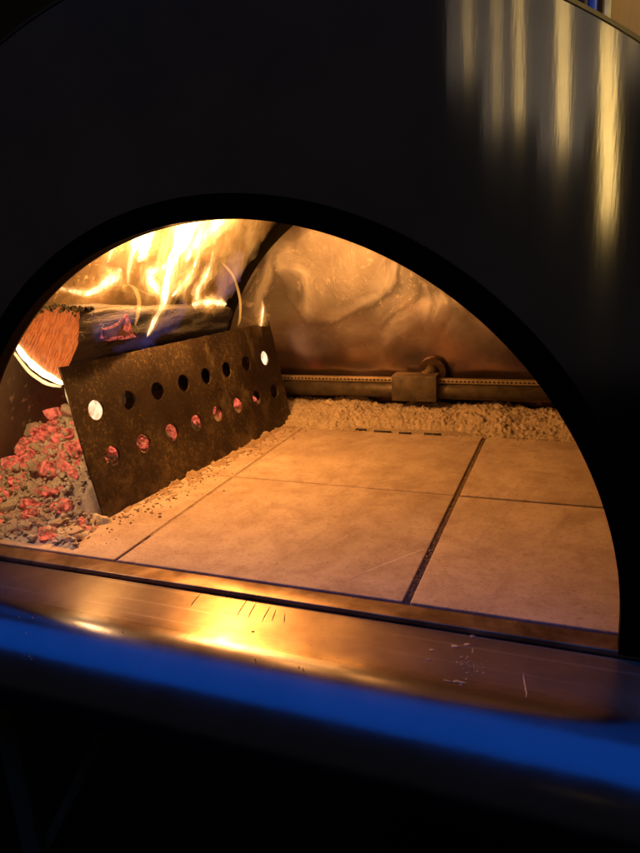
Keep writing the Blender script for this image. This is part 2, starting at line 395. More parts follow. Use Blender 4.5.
# back wall, a bulged disc inset a little from the vault
bm = bmesh.new(); V = []
nr, na = 26, 96
for i in range(nr+1):
    r = (RV-.032)*i/nr; row = []
    for k in range(na+1):
        a = math.pi*k/na; x = CX+r*math.cos(a); z = -.012+(CZ+.012+0)*1.0*(1 if i else 1)+r*math.sin(a)-.016*(1 if k in (0, na) else 0)
        y = .852+.012*fbm(x*3.2, z*3.2, 3.3, 3)+(.010 if i == nr else 0)
        row.append(bm.verts.new((x, y, z)))
    V.append(row)
for i in range(nr):
    for k in range(na):
        try: bm.faces.new((V[i][k], V[i][k+1], V[i+1][k+1], V[i+1][k]))
        except ValueError: pass
bmesh.ops.remove_doubles(bm, verts=bm.verts[:], dist=1e-5)
child(bm_obj('back_wall', bm, MBW), oven)
bm = arch_solid('wall_seam', [RV-.060, RV+.002], .872, .880, -.012, MBK, 96); child(bm_obj('wall_seam', bm, MBK), oven)
# baffle band seen dark between the vault and the back disc
# hearth bed under the tiles
bm = bmesh.new(); add_box(bm, (CX, .432, -.0362), (1.085, .86, .066)); child(bm_obj('hearth_bed', bm, m_plain('hearth_mortar', (.30, .21, .13), .95, 0, .6, 60)), oven)
# threshold strip and shelf
bm = bmesh.new(); add_box(bm, (CX, -.0165, -.0123), (1.30, .0290, .022), bev=.002); child(bm_obj('threshold_strip', bm, MST), oven)
prof = [(-.0335, -.0075), (-.119, -.0050)]
rr = .079
for i in range(1, 25):
    a = math.radians(4+88*i/24); prof.append((-.119-rr*math.sin(a)+rr*math.sin(math.radians(4))*.0, -.0050-rr*(1-math.cos(a))))
yb, zb = prof[-1]
prof += [(yb+.004, zb-.003), (yb+.012, zb-.003), (-.0335, -.082)]
bm = bmesh.new(); revolve_profile(bm, prof, -.60, 1.02, 40)
o = child(bm_obj('shelf', bm, MSH), oven); o.modifiers.new('edge', 'EDGE_SPLIT').split_angle = math.radians(30)
bm = bmesh.new(); add_box(bm, (CX, .44, -.13), (1.32, .90, .10), bev=.004); child(bm_obj('oven_base', bm, m_plain('base_steel', (.10, .10, .10), .5, .6)), oven)

# spill spots and scratches on the shelf
def flat_blob(bm, c, rx, ry, rot, h=.0004, n=14, jag=.3, ring=False):
    ca, sa = math.cos(rot), math.sin(rot); P = []
    for k in range(n):
        a = 2*math.pi*k/n; r = 1+jag*(rnd.random()-.5); P.append((c[0]+(rx*r*math.cos(a))*ca-(ry*r*math.sin(a))*sa, c[1]+(rx*r*math.cos(a))*sa+(ry*r*math.sin(a))*ca))
    lo = [bm.verts.new((x, y, c[2]-.0008)) for x, y in P]; hi = [bm.verts.new((c[0]+(x-c[0])*.86, c[1]+(y-c[1])*.86, c[2]+h)) for x, y in P]
    bm.faces.new(hi)
    for k in range(n): bm.faces.new((lo[k], lo[(k+1) % n], hi[(k+1) % n], hi[k]))
def zshelf(y): return -.0075+(-.0335-y)/(.0855)*.0025
def on_shelf(px, py):
    d = ray(px, py); p = CAM+d*((-.006-CAM.z)/d.z); return (p.x, p.y, zshelf(p.y) if p.y > -.12 else -.006)
splat = m_plain('dried_spill', (.44, .34, .24), .8)
bm = bmesh.new()
for (px, py, rx, ry) in [(455, 646, .0045, .0026), (467, 644, .0042, .0028), (473, 635, .0036, .0022), (432, 650, .003, .0018), (429, 660, .0028, .0012)]:
    flat_blob(bm, on_shelf(px, py), rx, ry, 0)
for i in range(40):
    flat_blob(bm, on_shelf(458+rnd.gauss(10, 7)+(i%5), 666+rnd.gauss(0, 8)), abs(rnd.gauss(0, .0009))+.0003, abs(rnd.gauss(0, .0005))+.0002, rnd.random()*3)
for i in range(14): flat_blob(bm, on_shelf(462+rnd.uniform(-18, 10), 684+rnd.gauss(0, 2)), rnd.uniform(.001, .0045), rnd.uniform(.0005, .001), -.15)
for i in range(16): flat_blob(bm, on_shelf(523+i*.3+rnd.gauss(0, .4), 674+i*1.9), rnd.uniform(.0004, .0011), rnd.uniform(.002, .004), 0)
for i in range(60): flat_blob(bm, on_shelf(rnd.uniform(10, 620), 560+rnd.uniform(30, 110)), rnd.uniform(.0003, .0009), rnd.uniform(.0003, .0007), rnd.random()*3)
tag(child(bm_obj('dried_spill', bm, splat), oven), kind='stuff')
scr_m = m_plain('dark_scratch', (.16, .10, .05), .6)
def scratch(pts, wd):
    pts = [Vector(on_shelf(*p)) for p in pts]; L = []; Rr = []; Lb = []; Rb = []
    for i, p in enumerate(pts):
        t = (pts[min(i+1, len(pts)-1)]-pts[max(i-1, 0)]).normalized(); n = Vector((-t.y, t.x, 0))*wd*(.35 if i in (0, len(pts)-1) else 1)
        L.append(bm.verts.new(p+n+Vector((0, 0, .0003)))); Rr.append(bm.verts.new(p-n+Vector((0, 0, .0003))))
        Lb.append(bm.verts.new(p+n*1.3-Vector((0, 0, .0006)))); Rb.append(bm.verts.new(p-n*1.3-Vector((0, 0, .0006))))
    for i in range(len(pts)-1):
        bm.faces.new((L[i], L[i+1], Rr[i+1], Rr[i])); bm.faces.new((Lb[i], Lb[i+1], L[i+1], L[i])); bm.faces.new((Rr[i], Rr[i+1], Rb[i+1], Rb[i]))
for (x, y, dx, dy) in [(201, 592, -10, 14), (247, 599, -10, 17), (256, 602, -8, 16), (270, 606, -8, 16), (276, 609, -4, 12), (285, 613, -1, 10), (198, 596, -7, 9)]:
    bm = bmesh.new(); scratch([(x, y), (x+dx*.35, y+dy*.3), (x+dx*.75, y+dy*.68), (x+dx*1.0, y+dy)], .0006); child(bm_obj('scratch', bm, scr_m), oven)
bm = bmesh.new(); flat_blob(bm, on_shelf(253, 632), .0022, .0012, .3); child(bm_obj('dark_speck', bm, scr_m), oven)

# burner pipe along the back, with its row of ports, bracket and feed
bp = bmesh.new(); ypip, zpip, rp = .80, .064, .0195
add_tube(bp, [(-.20, ypip, zpip), (.75, ypip, zpip)], rp, 28)
MG = m_plain('soiled_pipe_steel', (.15, .115, .072), .55, .6, .6, 45)
pipe = child(bm_obj('burner_pipe', bp, MG), oven)
bm = bmesh.new(); add_box(bm, (.275, ypip-.004, zpip+rp+.0035), (.95, .018, .010), bev=.0015)
child_mesh = lambda o, p: setattr(o, 'parent', p) or o
rail = bm_obj('port_rail', bm, m_plain('port_rail_steel', (.34, .26, .155), .5, .6, .3, 60)); rail.parent = pipe
bm = bmesh.new()
for i in range(104):
    x = -.19+i*.009
    bmesh.ops.create_uvsphere(bm, u_segments=8, v_segments=6, radius=.0026, matrix=Matrix.Translation((x, ypip-.0135, zpip+rp+.0045)) @ Matrix.Diagonal((1, .5, .8, 1)))
ports = bm_obj('port_row', bm, m_plain('port_dark', (.015, .01, .008), .8)); ports.parent = pipe
p0 = at(392, 374, .77); p1 = at(437, 399, .77)
bm = bmesh.new(); add_box(bm, ((p0.x+p1.x)/2, .785, (p0.z+p1.z)/2-.004), (abs(p1.x-p0.x), .046, abs(p0.z-p1.z)+.004), bev=.003)
br = child(bm_obj('pipe_bracket', bm, MG), oven); br.modifiers.new('e', 'EDGE_SPLIT').split_angle = math.radians(50)
pc = at(432, 372, .835)
bm = bmesh.new(); add_tube(bm, [(pc.x, .832, pc.z), (pc.x, .838, pc.z), (pc.x, .850, pc.z)], [.032, .034, .034], 40)
fl = child(bm_obj('flange_disc', bm, m_plain('flange_steel', (.10, .06, .036), .42, .8, .5, 60)), oven); fl.modifiers.new('e', 'EDGE_SPLIT').split_angle = math.radians(40)
bm = bmesh.new(); add_tube(bm, [(pc.x-.006, .80, pc.z-.006), (pc.x-.003, .825, pc.z+.001), (pc.x, .834, pc.z+.002)], [.013, .013, .017], 18)
add_tube(bm, [(pc.x-.006, .792, pc.z-.006), (pc.x-.006, .800, pc.z-.006)], [.017, .017], 6)
add_tube(bm, [(pc.x-.006, .80, pc.z-.008), (pc.x-.006, .80, zpip+.01)], [.011, .011], 14)
noz = bm_obj('nozzle', bm, m_plain('nozzle_brass', (.26, .19, .11), .45, .7)); noz.parent = fl
# slotted ash grate behind the tiles
bm = bmesh.new(); add_box(bm, (CX+.03, .725, -.006), (1.0, .115, .012))
child(bm_obj('ash_grate', bm, m_plain('grate_steel', (.34, .26, .17), .8, .2)), oven)
slot_m = m_plain('slot_dark', (.03, .022, .015), .9)
for (px0, px1, py) in [(356, 366, 429), (374, 391, 431.0), (399, 411, 432.6), (424, 441, 433.6)]:
    a = at(px0, py, .675); d = ray(px0, py); a = CAM+d*((.002-CAM.z)/d.z); d = ray(px1, py+1); b = CAM+d*((.002-CAM.z)/d.z)
    bm = bmesh.new(); add_box(bm, ((a.x+b.x)/2, (a.y+b.y)/2, .0012), (b.x-a.x, .0030, .005))
    child(bm_obj('grate_slot', bm, slot_m), oven)

# ------------------------------------------------------------------ hearth tiles
TL = {(-1, 0): 'narrow strip of clay hearth tile running under the coals by the mouth',
      (-1, 1): 'dusty clay hearth tile lying beneath the perforated plate',
      (0, 0): 'large clay hearth tile with thin pale scratches, front centre',
      (0, 1): 'clay hearth tile between the plate and the ash bed',
      (1, 0): 'clay hearth tile at the right front corner of the mouth',
      (1, 1): 'clay hearth tile at right rear, next to the ash bed'}
TX = {-1: (-.335, -.0028), 0: (.0022, .3962), 1: (.4045, .7450)}
TY = {0: (.0005, .3346), 1: (.3378, .665)}
for (i, j), lab in TL.items():
    x0, x1 = TX[i]; y0, y1 = TY[j]
    if i == 1 and j == 0: y1 -= .002
    if i == 1 and j == 1: y0 += .0022
    if i == 1: y0 += .000
    bm = bmesh.new(); add_box(bm, ((x0+x1)/2, (y0+y1)/2, -.0175), (x1-x0, y1-y0, .035), bev=.0022, seg=3)
    o = bm_obj('hearth_tile', bm, m_tile(i*2+j+3))
    o.modifiers.new('e', 'EDGE_SPLIT').split_angle = math.radians(50)
    tag(o, lab, 'hearth tile', 'clay tiles of the oven floor')
    if (i, j) == (0, 0):
        pale = m_plain('pale_scratch', (.82, .74, .62), .9, 0, .1)
        for pts, wd in (([(351, 579), (370, 570), (395, 560), (410, 554), (424, 549)], .0013), ([(315, 553), (327, 547), (342, 539), (349, 535)], .0011)):
            bm2 = bmesh.new(); row = []
            for k, (a, b) in enumerate(pts):
                d = ray(a, b); p = CAM+d*(-CAM.z/d.z); q = wd*(.3 if k in (0, len(pts)-1) else 1)
                row.append([bm2.verts.new((p.x, p.y-q, -.0002)), bm2.verts.new((p.x, p.y, .00035)), bm2.verts.new((p.x, p.y+q, -.0002))])
            for k in range(len(row)-1):
                for m_ in range(2): bm2.faces.new((row[k][m_], row[k][m_+1], row[k+1][m_+1], row[k+1][m_]))
            bm_obj('pale_scratch', bm2, pale, o)

# ------------------------------------------------------------------ perforated plate
pO = Vector((-.105, .110, .0035)); yw, al, PLN, PHT = .0979, .1925, .605, .2395
E = Vector((math.sin(yw), math.cos(yw), -.012)).normalized()
n0 = Vector((math.cos(yw), -math.sin(yw), 0)); w0 = n0.cross(E); w0 = w0 if w0.z > 0 else -w0
Wd = (w0*math.cos(al) - n0*math.sin(al)).normalized(); Nn = E.cross(Wd).normalized()
if Nn.x < 0: Nn = -Nn
hole = [(.0446+.0726*i+(.0072 if r == 0 else 0), (.0861, .1637)[r]) for i in range(8) for r in (0, 1)]
HR = .0160; TH = .004
bm = bmesh.new()
# front skin by constrained fill: outline + holes
def ring_edges(bm, pts, off):
    vs = [bm.verts.new(pO + E*u + Wd*v + Nn*(off+.0035*fbm(u*5, v*7, 1.5, 2)*min(1, v/.05))) for u, v in pts]
    return vs, [bm.edges.new((vs[k], vs[(k+1) % len(vs)])) for k in range(len(vs))]
outl = []
def seg(a, b, n):
    for k in range(n): outl.append((a[0]+(b[0]-a[0])*k/n + rnd.gauss(0, .0004), a[1]+(b[1]-a[1])*k/n + rnd.gauss(0, .0004)))
seg((0, 0), (PLN, 0), 40); seg((PLN, 0), (PLN, PHT), 16); seg((PLN, PHT), (0, PHT), 40); seg((0, PHT), (0, 0), 16)
loops = [outl] + [[(u+HR*math.cos(2*math.pi*k/28), v+HR*math.sin(2*math.pi*k/28)) for k in range(28)] for u, v in hole]
skins = []
for off in (0, -TH):
    allv = []; alle = []
    for lp in loops:
        v, e = ring_edges(bm, lp, off); allv.append(v); alle += e
    bmesh.ops.triangle_fill(bm, use_beauty=True, use_dissolve=False, edges=alle)
    skins.append(allv)
for a, b in zip(*skins):
    for k in range(len(a)): bm.faces.new((a[k], a[(k+1) % len(a)], b[(k+1) % len(b)], b[k]))
plate = bm_obj('perforated_plate', bm, MPL, smooth=False)
tag(plate, 'scorched steel plate with two rows of round holes, leaning on the log', 'metal plate')

# ------------------------------------------------------------------ logs
def log(name, sec_near, y0, sec_far, y1, bark, end, parent, amp=.004, ny=40, sub_n=10):
    def dense(sec):
        out = []
        m = len(sec)
        for i in range(m):
            a, b = sec[i], sec[(i+1) % m]
            for k in range(sub_n): out.append((a[0]+(b[0]-a[0])*k/sub_n, a[1]+(b[1]-a[1])*k/sub_n))
        P = np.array(out)
        for _ in range(2): P = (np.roll(P, 1, 0)+2*P+np.roll(P, -1, 0))/4
        return P
    A, B = dense(sec_near), dense(sec_far); n = len(A); V = []; F = []
    for j in range(ny+1):
        t = j/ny; y = y0+(y1-y0)*t
        for k in range(n):
            p = A[k]*(1-t)+B[k]*t; a = amp*min(1, j/2)
            V.append((p[0]+a*fbm(p[0]*50, y*9, p[1]*50), y+(.012*fbm(p[0]*40, 3, p[1]*40) if j == ny else 0), p[1]+a*fbm(p[0]*50+7, y*9, p[1]*50)))
    for j in range(ny):
        for k in range(n): F.append((j*n+k, j*n+(k+1) % n, (j+1)*n+(k+1) % n, (j+1)*n+k))
    F.append(tuple(range(ny*n, ny*n+n)))
    ob = child(mesh_obj('bark', V, F, bark), parent)
    # near end face, slightly rough saw cut
    c = A.mean(0); V2 = [(c[0], y0-.002, c[1])]; F2 = []; nrg = 14
    for i in range(1, nrg+1):
        for k in range(n):
            p = c+(A[k]-c)*i/nrg*(1.0 if i < nrg else 1.0)
            V2.append((p[0], y0-.002+.0015*fbm(p[0]*90, 1, p[1]*90)+(.002 if i == nrg else 0), p[1]))
    for k in range(n): F2.append((0, 1+k, 1+(k+1) % n))
    for i in range(nrg-1):
        for k in range(n): F2.append((1+i*n+k, 1+(i+1)*n+k, 1+(i+1)*n+(k+1) % n, 1+i*n+(k+1) % n))
    child(mesh_obj('end_grain', V2, F2, end), parent)
    return ob
near = [(-.118, .321), (-.150, .329), (-.184, .327), (-.237, .304), (-.266, .2845), (-.236, .242), (-.200, .221), (-.173, .2146), (-.132, .268)]
far = [(-.110+(x+.118)*.8, .280+(z-.321)*.8) for x, z in near]
lg = empty('firewood_log', (-.18, .14, .22), 'split log burning on top, bright orange end grain and charred side', 'log')
M_CH = m_bark('charred_log_side', (.007, .0065, .0065), (.040, .037, .038))
log('log', near, .14, far, .585, M_CH, m_endgrain(), lg)
# mossy bark crust along the top edge and a peeling ember patch on the side
bm = bmesh.new()
for i in range(330):
    t = rnd.random(); px = 14+t*80; py = float(np.interp(px, [14, 20, 45, 60, 80, 96], [325, 320, 307.5, 306, 309, 309]))+abs(rnd.gauss(0, 3.2))*(1 if px < 82 else .3)-1.2
    p = at(px, py, .134+rnd.uniform(0, .012)+max(0, t-.8)*.15)
    s = rnd.uniform(.0010, .0030)
    bmesh.ops.create_icosphere(bm, subdivisions=1, radius=s, matrix=Matrix.Translation(p) @ Matrix.Rotation(rnd.random()*3, 4, 'X') @ Matrix.Diagonal((1, rnd.uniform(.6, 2), rnd.uniform(.4, 1), 1)))
child(bm_obj('bark_crust', bm, m_plain('bark_crust', (.075, .06, .022), .9, 0, .7, 90), smooth=False), lg)
def side_at(px, py, out=0.0):                # point on the right face of the log
    d = ray(px, py); best = None
    for k in range(400):
        Y = .12+k*.0013; p = at(px, py, Y); t = (Y-.14)/.445
        xa = -.118*(1-t)-.110*t; za = .321*(1-t)+.280*t; xb = -.132*(1-t)+(-.110-.014*.8)*t; zb2 = .268*(1-t)+(.28-.053*.8)*t
        u = (p.z-za)/(zb2-za); xs = xa+(xb-xa)*u
        if p.x <= xs+out: return p
    return p
patch = [(110, 341), (101, 338), (102, 329), (110, 327), (118, 323), (124, 317), (127, 314), (125, 322), (123, 329), (133, 334), (136, 337), (126, 339)]
def slab(name, poly, out, th, mat, parent):
    bm = bmesh.new(); top = []; bot = []
    for (x, y) in poly:
        p = side_at(x, y, out); top.append(bm.verts.new(p+Vector((th, -th*.4, 0)))); bot.append(bm.verts.new(p-Vector((.004, 0, 0))))
    n = len(poly)
    for k in range(n): bm.faces.new((top[k], top[(k+1) % n], bot[(k+1) % n], bot[k]))
    f = bm.faces.new(top); bmesh.ops.triangulate(bm, faces=[f])
    return child(bm_obj(name, bm, mat, smooth=False), parent)
slab('ember_patch', patch, .004, .002, m_emit('ember_line', (1, .16, .11), .5), lg)
inner = [(110, 337), (103, 336), (103.5, 330), (111, 328.5), (118.5, 324.5), (124.5, 317.5), (124, 322), (122, 329.5), (127, 333), (130, 334.5), (118, 336)]
slab('char_flake', inner, .007, .003, m_plain('char_flake', (.06, .012, .008), .8), lg)
# lower burnt-through log that the top one lies on
n2 = [(-.165, .205), (-.20, .212), (-.245, .20), (-.275, .165), (-.265, .125), (-.225, .10), (-.185, .11), (-.160, .15)]
f2 = [(x+.055, z-.02) for x, z in n2]
bl = empty('burnt_log', (-.21, .27, .10), 'blackened log behind the perforated plate, seen through its upper holes', 'log')
log('log', n2, .27, f2, .57, m_char(), m_char(), bl, amp=.008)

# ------------------------------------------------------------------ coal heap, ash
def plate_x(y, z):                       # x of the back of the plate
    v = z/ Wd.z; u = (y-pO.y)/E.y; p = pO+E*u+Wd*v; return p.x-.006
def heap(x, y):
    d = max(0, y-.015-.05*max(0, min(1, (x+.16)/.06))); s = min(1, d/.24)
    h = .136*(s*s*(3-2*s))
    h *= 1-.35*max(0, min(1, (-.24-x)/.1))
    h *= .65+.35*max(0, min(1, (.80-y)/.2)) if y > .5 else 1
    h *= max(0, min(1, (.71-y)/.08))
    return h
def field_data(xs, ys, fn):
    V = []; F = []; nx, ny = len(xs), len(ys)
    for y in ys:
        for x in xs: V.append((x, y, fn(x, y)))
    for j in range(ny-1):
        for i in range(nx-1):
            q = (j*nx+i, j*nx+i+1, (j+1)*nx+i+1, (j+1)*nx+i)
            if max(V[a][2] for a in q) > -.002: F.append(q)
    return V, F
def field(name, xs, ys, fn, mat):
    V, F = field_data(xs, ys, fn); return mesh_obj(name, V, F, mat)
_b = bmesh.new(); bmesh.ops.create_icosphere(_b, subdivisions=2, radius=1); ICO_V = [v.co.copy() for v in _b.verts]; ICO_F = [[v.index for v in f.verts] for f in _b.faces]; _b.free()
def crumb(V, F, c, s_, jag=.5):
    k_ = rnd.random()*60; base = len(V); e = (rnd.uniform(.7, 1.4), rnd.uniform(.7, 1.4), rnd.uniform(.6, 1.0))
    for v in ICO_V:
        r = s_*(1+jag*fbm(v.x*1.5+k_, v.y*1.5, v.z*1.5, 3)); V.append((c[0]+v.x*r*e[0], c[1]+v.y*r*e[1], c[2]+v.z*r*e[2]))
    for f in ICO_F: F.append([base+a for a in f])
M_ASH = m_ash('grey_wood_ash', (.42, .36, .28), (.70, .63, .52)); M_ASH2 = m_ash('tan_wood_ash', (.34, .26, .17), (.62, .50, .35))
def heap_z(x, y):
    px = plate_x(y, 0) if y > .108 else -.092+.03*fbm(y*30, 5, 0)
    z = heap(x, y)
    g = .011*fbm(x*38, y*38, 1, 4)+.005*fbm(x*140, y*140, 2, 3)
    if x > px: return -.01
    if y > .108:
        lim = max(0, (px-x)*(2.0-1.0*max(0, min(1, (y-.14)/.06))))
        z = min(z, lim)
    else: z *= max(0, min(1, (px-x)/.05))
    edge = max(0, min(1, (y-.006)/.02))
    return (z+g+.006)*edge - .003*(1-edge)
xs = np.arange(-.336, -.03, .0032); ys = np.arange(.004, .74, .0035)
V, F = field_data(xs, ys, heap_z)
for i in range(1100):
    x = rnd.uniform(-.33, -.07); y = abs(rnd.gauss(0, .12))+.012
    z = heap_z(x, y)
    if z < .001 or y > .42 or (y > .09 and x > plate_x(y, z)-.02): continue
    crumb(V, F, (x, y, z+rnd.uniform(-.001, .012 if y > .06 else .004)), min(.006, abs(rnd.gauss(0, .0017))+.0009), .8)
ca = mesh_obj('coal_ash', V, F, M_ASH)
tag(ca, 'pale grey ash filling the coal heap behind the plate', 'ash', kind='stuff')
def bed_z(x, y):
    a = max(0, min(1, (y-.655-.012*fbm(x*22, 3, 4, 3)-.004*fbm(x*90, 3, 4))/.105))
    gap = max(0, 1-((x-.26)/.16)**2)*max(0, 1-((y-.685)/.016)**2)
    z = .036*a*a*(3-2*a)*(.75+.5*fbm(x*9, 7, 1, 2)*.6) + (.007*fbm(x*38, y*50, 3, 5)+.0065*fbm(x*150, y*170, 8, 4))*min(1, a*3) - .016*gap
    return z-.0045*(1-min(1, a*6))
xs = np.arange(-.19, .75, .0022); ys = np.arange(.640, .835, .0021)
V, F = field_data(xs, ys, bed_z)
for i in range(900):
    x = rnd.uniform(-.1, .72); y = .655+abs(rnd.gauss(0, .05)); z = bed_z(x, y)
    if y < .79: crumb(V, F, (x, y, max(z, 0)+rnd.uniform(-.0005, .001)), min(.0035, abs(rnd.gauss(0, .0007))+.0004), .8)
tag(mesh_obj('ash_bed', V, F, M_ASH2), 'tan ash drifted along the burner pipe at the back', 'ash', kind='stuff')
# crumbs of ash along the foot of the plate and loose on the tiles
def crumb_z(x, y):
    u = (y-pO.y)/E.y; xf = pO.x+E.x*u
    d = (x-xf)
    e = math.exp(-max(0, d-.002)/(.020+.018*fbm(y*9, 2, 2, 2)+.01*(u/.6)))*min(1, max(0, (u+.02)/.12))*(1-max(0, u-.58)/.06)
    n = fbm(x*45, y*45, 5, 3)*.5+.5; n2 = fbm(x*150, y*150, 9, 3)
    return (.022*e*max(0, n-.36)+.0030*n2*e) - .0016 if d > -.010 else -.01
xs = np.arange(-.13, .05, .0024); ys = np.arange(.08, .74, .0028)
V, F = field_data(xs, ys, crumb_z)
for i in range(520):
    u = rnd.random(); y = .05+u*.62; x = pO.x+.1*(y-.11)+abs(rnd.gauss(0, .030))+.004
    if y < .12: x = rnd.uniform(-.16, -.04); y = rnd.uniform(.03, .14)
    s = abs(rnd.gauss(0, .0009))+.0004
    crumb(V, F, (x, y, s*.4), s)
for i in range(70):
    s = rnd.uniform(.0004, .0011); crumb(V, F, (rnd.uniform(.0, .6), .66-abs(rnd.gauss(0, .06)), s*.5), s)
for i in range(1500):
    k = rnd.random(); s = abs(rnd.gauss(0, .0004))+.0003
    if k < .42: c = (.4003+rnd.gauss(0, .0026), rnd.uniform(.01, .66))
    elif k < .68: c = (rnd.gauss(0, .0022), rnd.uniform(.01, .66))
    elif k < .84: c = (rnd.uniform(.41, .74), .3363+rnd.gauss(0, .0022))
    else: c = (rnd.uniform(-.05, .4), .3363+rnd.gauss(0, .0016))
    crumb(V, F, (c[0], c[1], -.0026+rnd.random()*.0012), s)
oc = mesh_obj('ash_crumbs', V, F, m_ash('dusty_crumbs', (.24, .165, .10), (.46, .34, .22), 160))
tag(oc, 'crumbs of tan ash spilled along the foot of the plate', 'ash', kind='stuff')

def rock(seed, el):
    bm = bmesh.new(); bmesh.ops.create_icosphere(bm, subdivisions=3, radius=1)
    for v in bm.verts:
        p = v.co.copy(); c = mn.cell_vector(p*1.3+Vector((seed*7.3, 0, 0)))
        r = 1+.30*fbm(p.x*.9+seed*5, p.y*.9, p.z*.9, 2)+.06*fbm(p.x*3+seed, p.y*3, p.z*3, 3)
        q = p*r
        for ax, lim in ((0, .85), (1, .66), (2, .60)): q[ax] = max(-lim-.08*c[ax], min(lim, q[ax]))
        q *= 1+.06*fbm(q.x*1.5+seed, q.y*5, q.z*5, 3)
        v.co = Vector((q.x*el[0], q.y*el[1], q.z*el[2]))
    me = bpy.data.meshes.new('coal'); bmesh.ops.recalc_face_normals(bm, faces=bm.faces[:]); bm.to_mesh(me); bm.free()
    me.polygons.foreach_set('use_smooth', [True]*len(me.polygons)); return me
M_E1 = m_ember('red_hot_ember', .78, .575); M_E2 = m_ember('ashy_ember', .6, .42)
def variants(mat):
    out = []
    for s in range(6):
        me = rock(s+1, [(1, 1, 1), (1.7, .8, .75), (1.3, 1, .7), (2.1, .75, .7), (1, 1.2, .8), (1.6, 1.1, .8)][s]); me.materials.append(mat); out.append(me)
    return out
M_E3 = m_ember('bright_ember', .95, .66)
VR, VA, VG = variants(M_E1), variants(M_E2), variants(M_E3)
placed = []
def put_coal(x, y, size, hot, lift=.35):
    z = heap_z(x, y)
    if z < -.002: return
    if y > .09 and x > plate_x(y, z+size)-size*1.9-.004: return
    me = rnd.choice(VR if hot else VA)
    o = bpy.data.objects.new('glowing_ember' if hot else 'ashy_coal', me); COL.objects.link(o)
    o.location = (x, y, max(z, 0)+size*lift); o.scale = (size,)*3
    o.rotation_euler = (rnd.uniform(-.6, .6), rnd.uniform(-.6, .6), rnd.uniform(0, 6.28))
    if hot: tag(o, 'red hot ember glowing in the heap beside the perforated plate', 'ember', 'glowing embers in the coal heap')
    else: tag(o, 'ash coated lump of coal in the heap at the left', 'coal', 'ash coated coals in the heap')
tries = 0
while len(placed) < 165 and tries < 9000:
    tries += 1
    y = rnd.uniform(.03, .40) if len(placed) < 150 else rnd.uniform(.3, .70)
    x = rnd.uniform(-.325, -.06); sz = rnd.uniform(.012, .023) if y > .10 else rnd.uniform(.008, .016)
    if y > .10 and x > plate_x(y, .05)-.022: continue
    if y < .11 and x > -.095: continue
    if any((x-a)**2+(y-b)**2 < ((sz+c)*.72)**2 for a, b, c in placed): continue
    placed.append((x, y, sz))
    hot = rnd.random() < (.85 if y > .11 else .40)
    put_coal(x, y, sz, hot, -.05 if y < .12 else .22)
# embers pressed against the back of the plate, showing through its lower holes
for i in range(8):
    for k in range(2):
        u, v = .0446+.0726*i+.0072, .0861
        p = pO+E*(u+rnd.uniform(-.010, .010)-.010*k)+Wd*(v-.013+.010*k+rnd.uniform(-.006, .006))-Nn*(.030+.016*k+rnd.uniform(0, .012))
        o = bpy.data.objects.new('glowing_ember', rnd.choice(VR)); COL.objects.link(o)
        o.data = rnd.choice(VG if rnd.random() < .7 else VR); o.location = p; o.scale = (rnd.uniform(.011, .016),)*3; o.rotation_euler = (rnd.random()*6, rnd.random()*.5, 1.5+rnd.random()*.6)
        tag(o, 'red hot ember glowing in the heap beside the perforated plate', 'ember', 'glowing embers in the coal heap')

# ------------------------------------------------------------------ fire
fire = empty('fire', (-.15, .35, .25), 'tall yellow and white flames leaping from the burning log', 'fire')
F_BODY = m_flame_body('flame_orange', 8, .45, .62)
F_BODY2 = m_flame_body('flame_orange_thin', 16, .44, .75, 1.3)
F_YEL = m_flame_feather('flame_yellow', 66, (1, .38, .07), (1, .56, .17))
F_HOT = m_flame_feather('flame_white', 420, (1, .60, .24), (1, .76, .46), 90, 14)
F_THIN = m_flame('flame_filament', (1, .42, .08), 120)
F_BLUE = m_flame('flame_blue', (.19, .22, 1.0), 1.7)
F_VIO = m_flame('flame_violet', (.50, .36, .8), 2.2)
F_PALE = m_flame_feather('flame_pale', 120, (1, .50, .22), (1, .74, .50), 120, 40)
F_HALO = m_flame_feather('flame_halo', 11, (1, .30, .04), (1, .46, .10), 55, 9)
def tongue(name, pts, mat, parent=fire, k=1.0, n=40, seg=20, wob=.12, flat=1.0, seed=0):
    """pts: (px, py, depth Y, half width in photo px)"""
    S = spline(pts, n); bm = bmesh.new(); rings = []
    W3 = [at(a, b, c) for a, b, c, d in S]
    for i in range(n):
        p = W3[i]; r = max(.0006, S[i][3]*k*(p-CAM).length/FPX*.97)
        if i == 0 or i == n-1: r = .0005
        t = (W3[min(i+1, n-1)]-W3[max(i-1, 0)]).normalized(); v = (p-CAM).normalized()
        a = t.cross(v).normalized(); b = t.cross(a)
        row = []
        for q in range(seg):
            ph = 2*math.pi*q/seg
            rr = r*max(.25, 1+wob*2.2*fbm(math.cos(ph)*1.5+seed, math.sin(ph)*1.5, i*.22+seed*3, 4))
            row.append(bm.verts.new(p+a*math.cos(ph)*rr+b*math.sin(ph)*rr*flat))
        rings.append(row)
    for i in range(n-1):
        for q in range(seg): bm.faces.new((rings[i][q], rings[i][(q+1) % seg], rings[i+1][(q+1) % seg], rings[i+1][q]))
    bm.faces.new(rings[0][::-1]); bm.faces.new(rings[-1])
    o = bm_obj(name, bm, mat)
    if parent is fire: child(o, fire)
    else: o.parent = parent
    return o
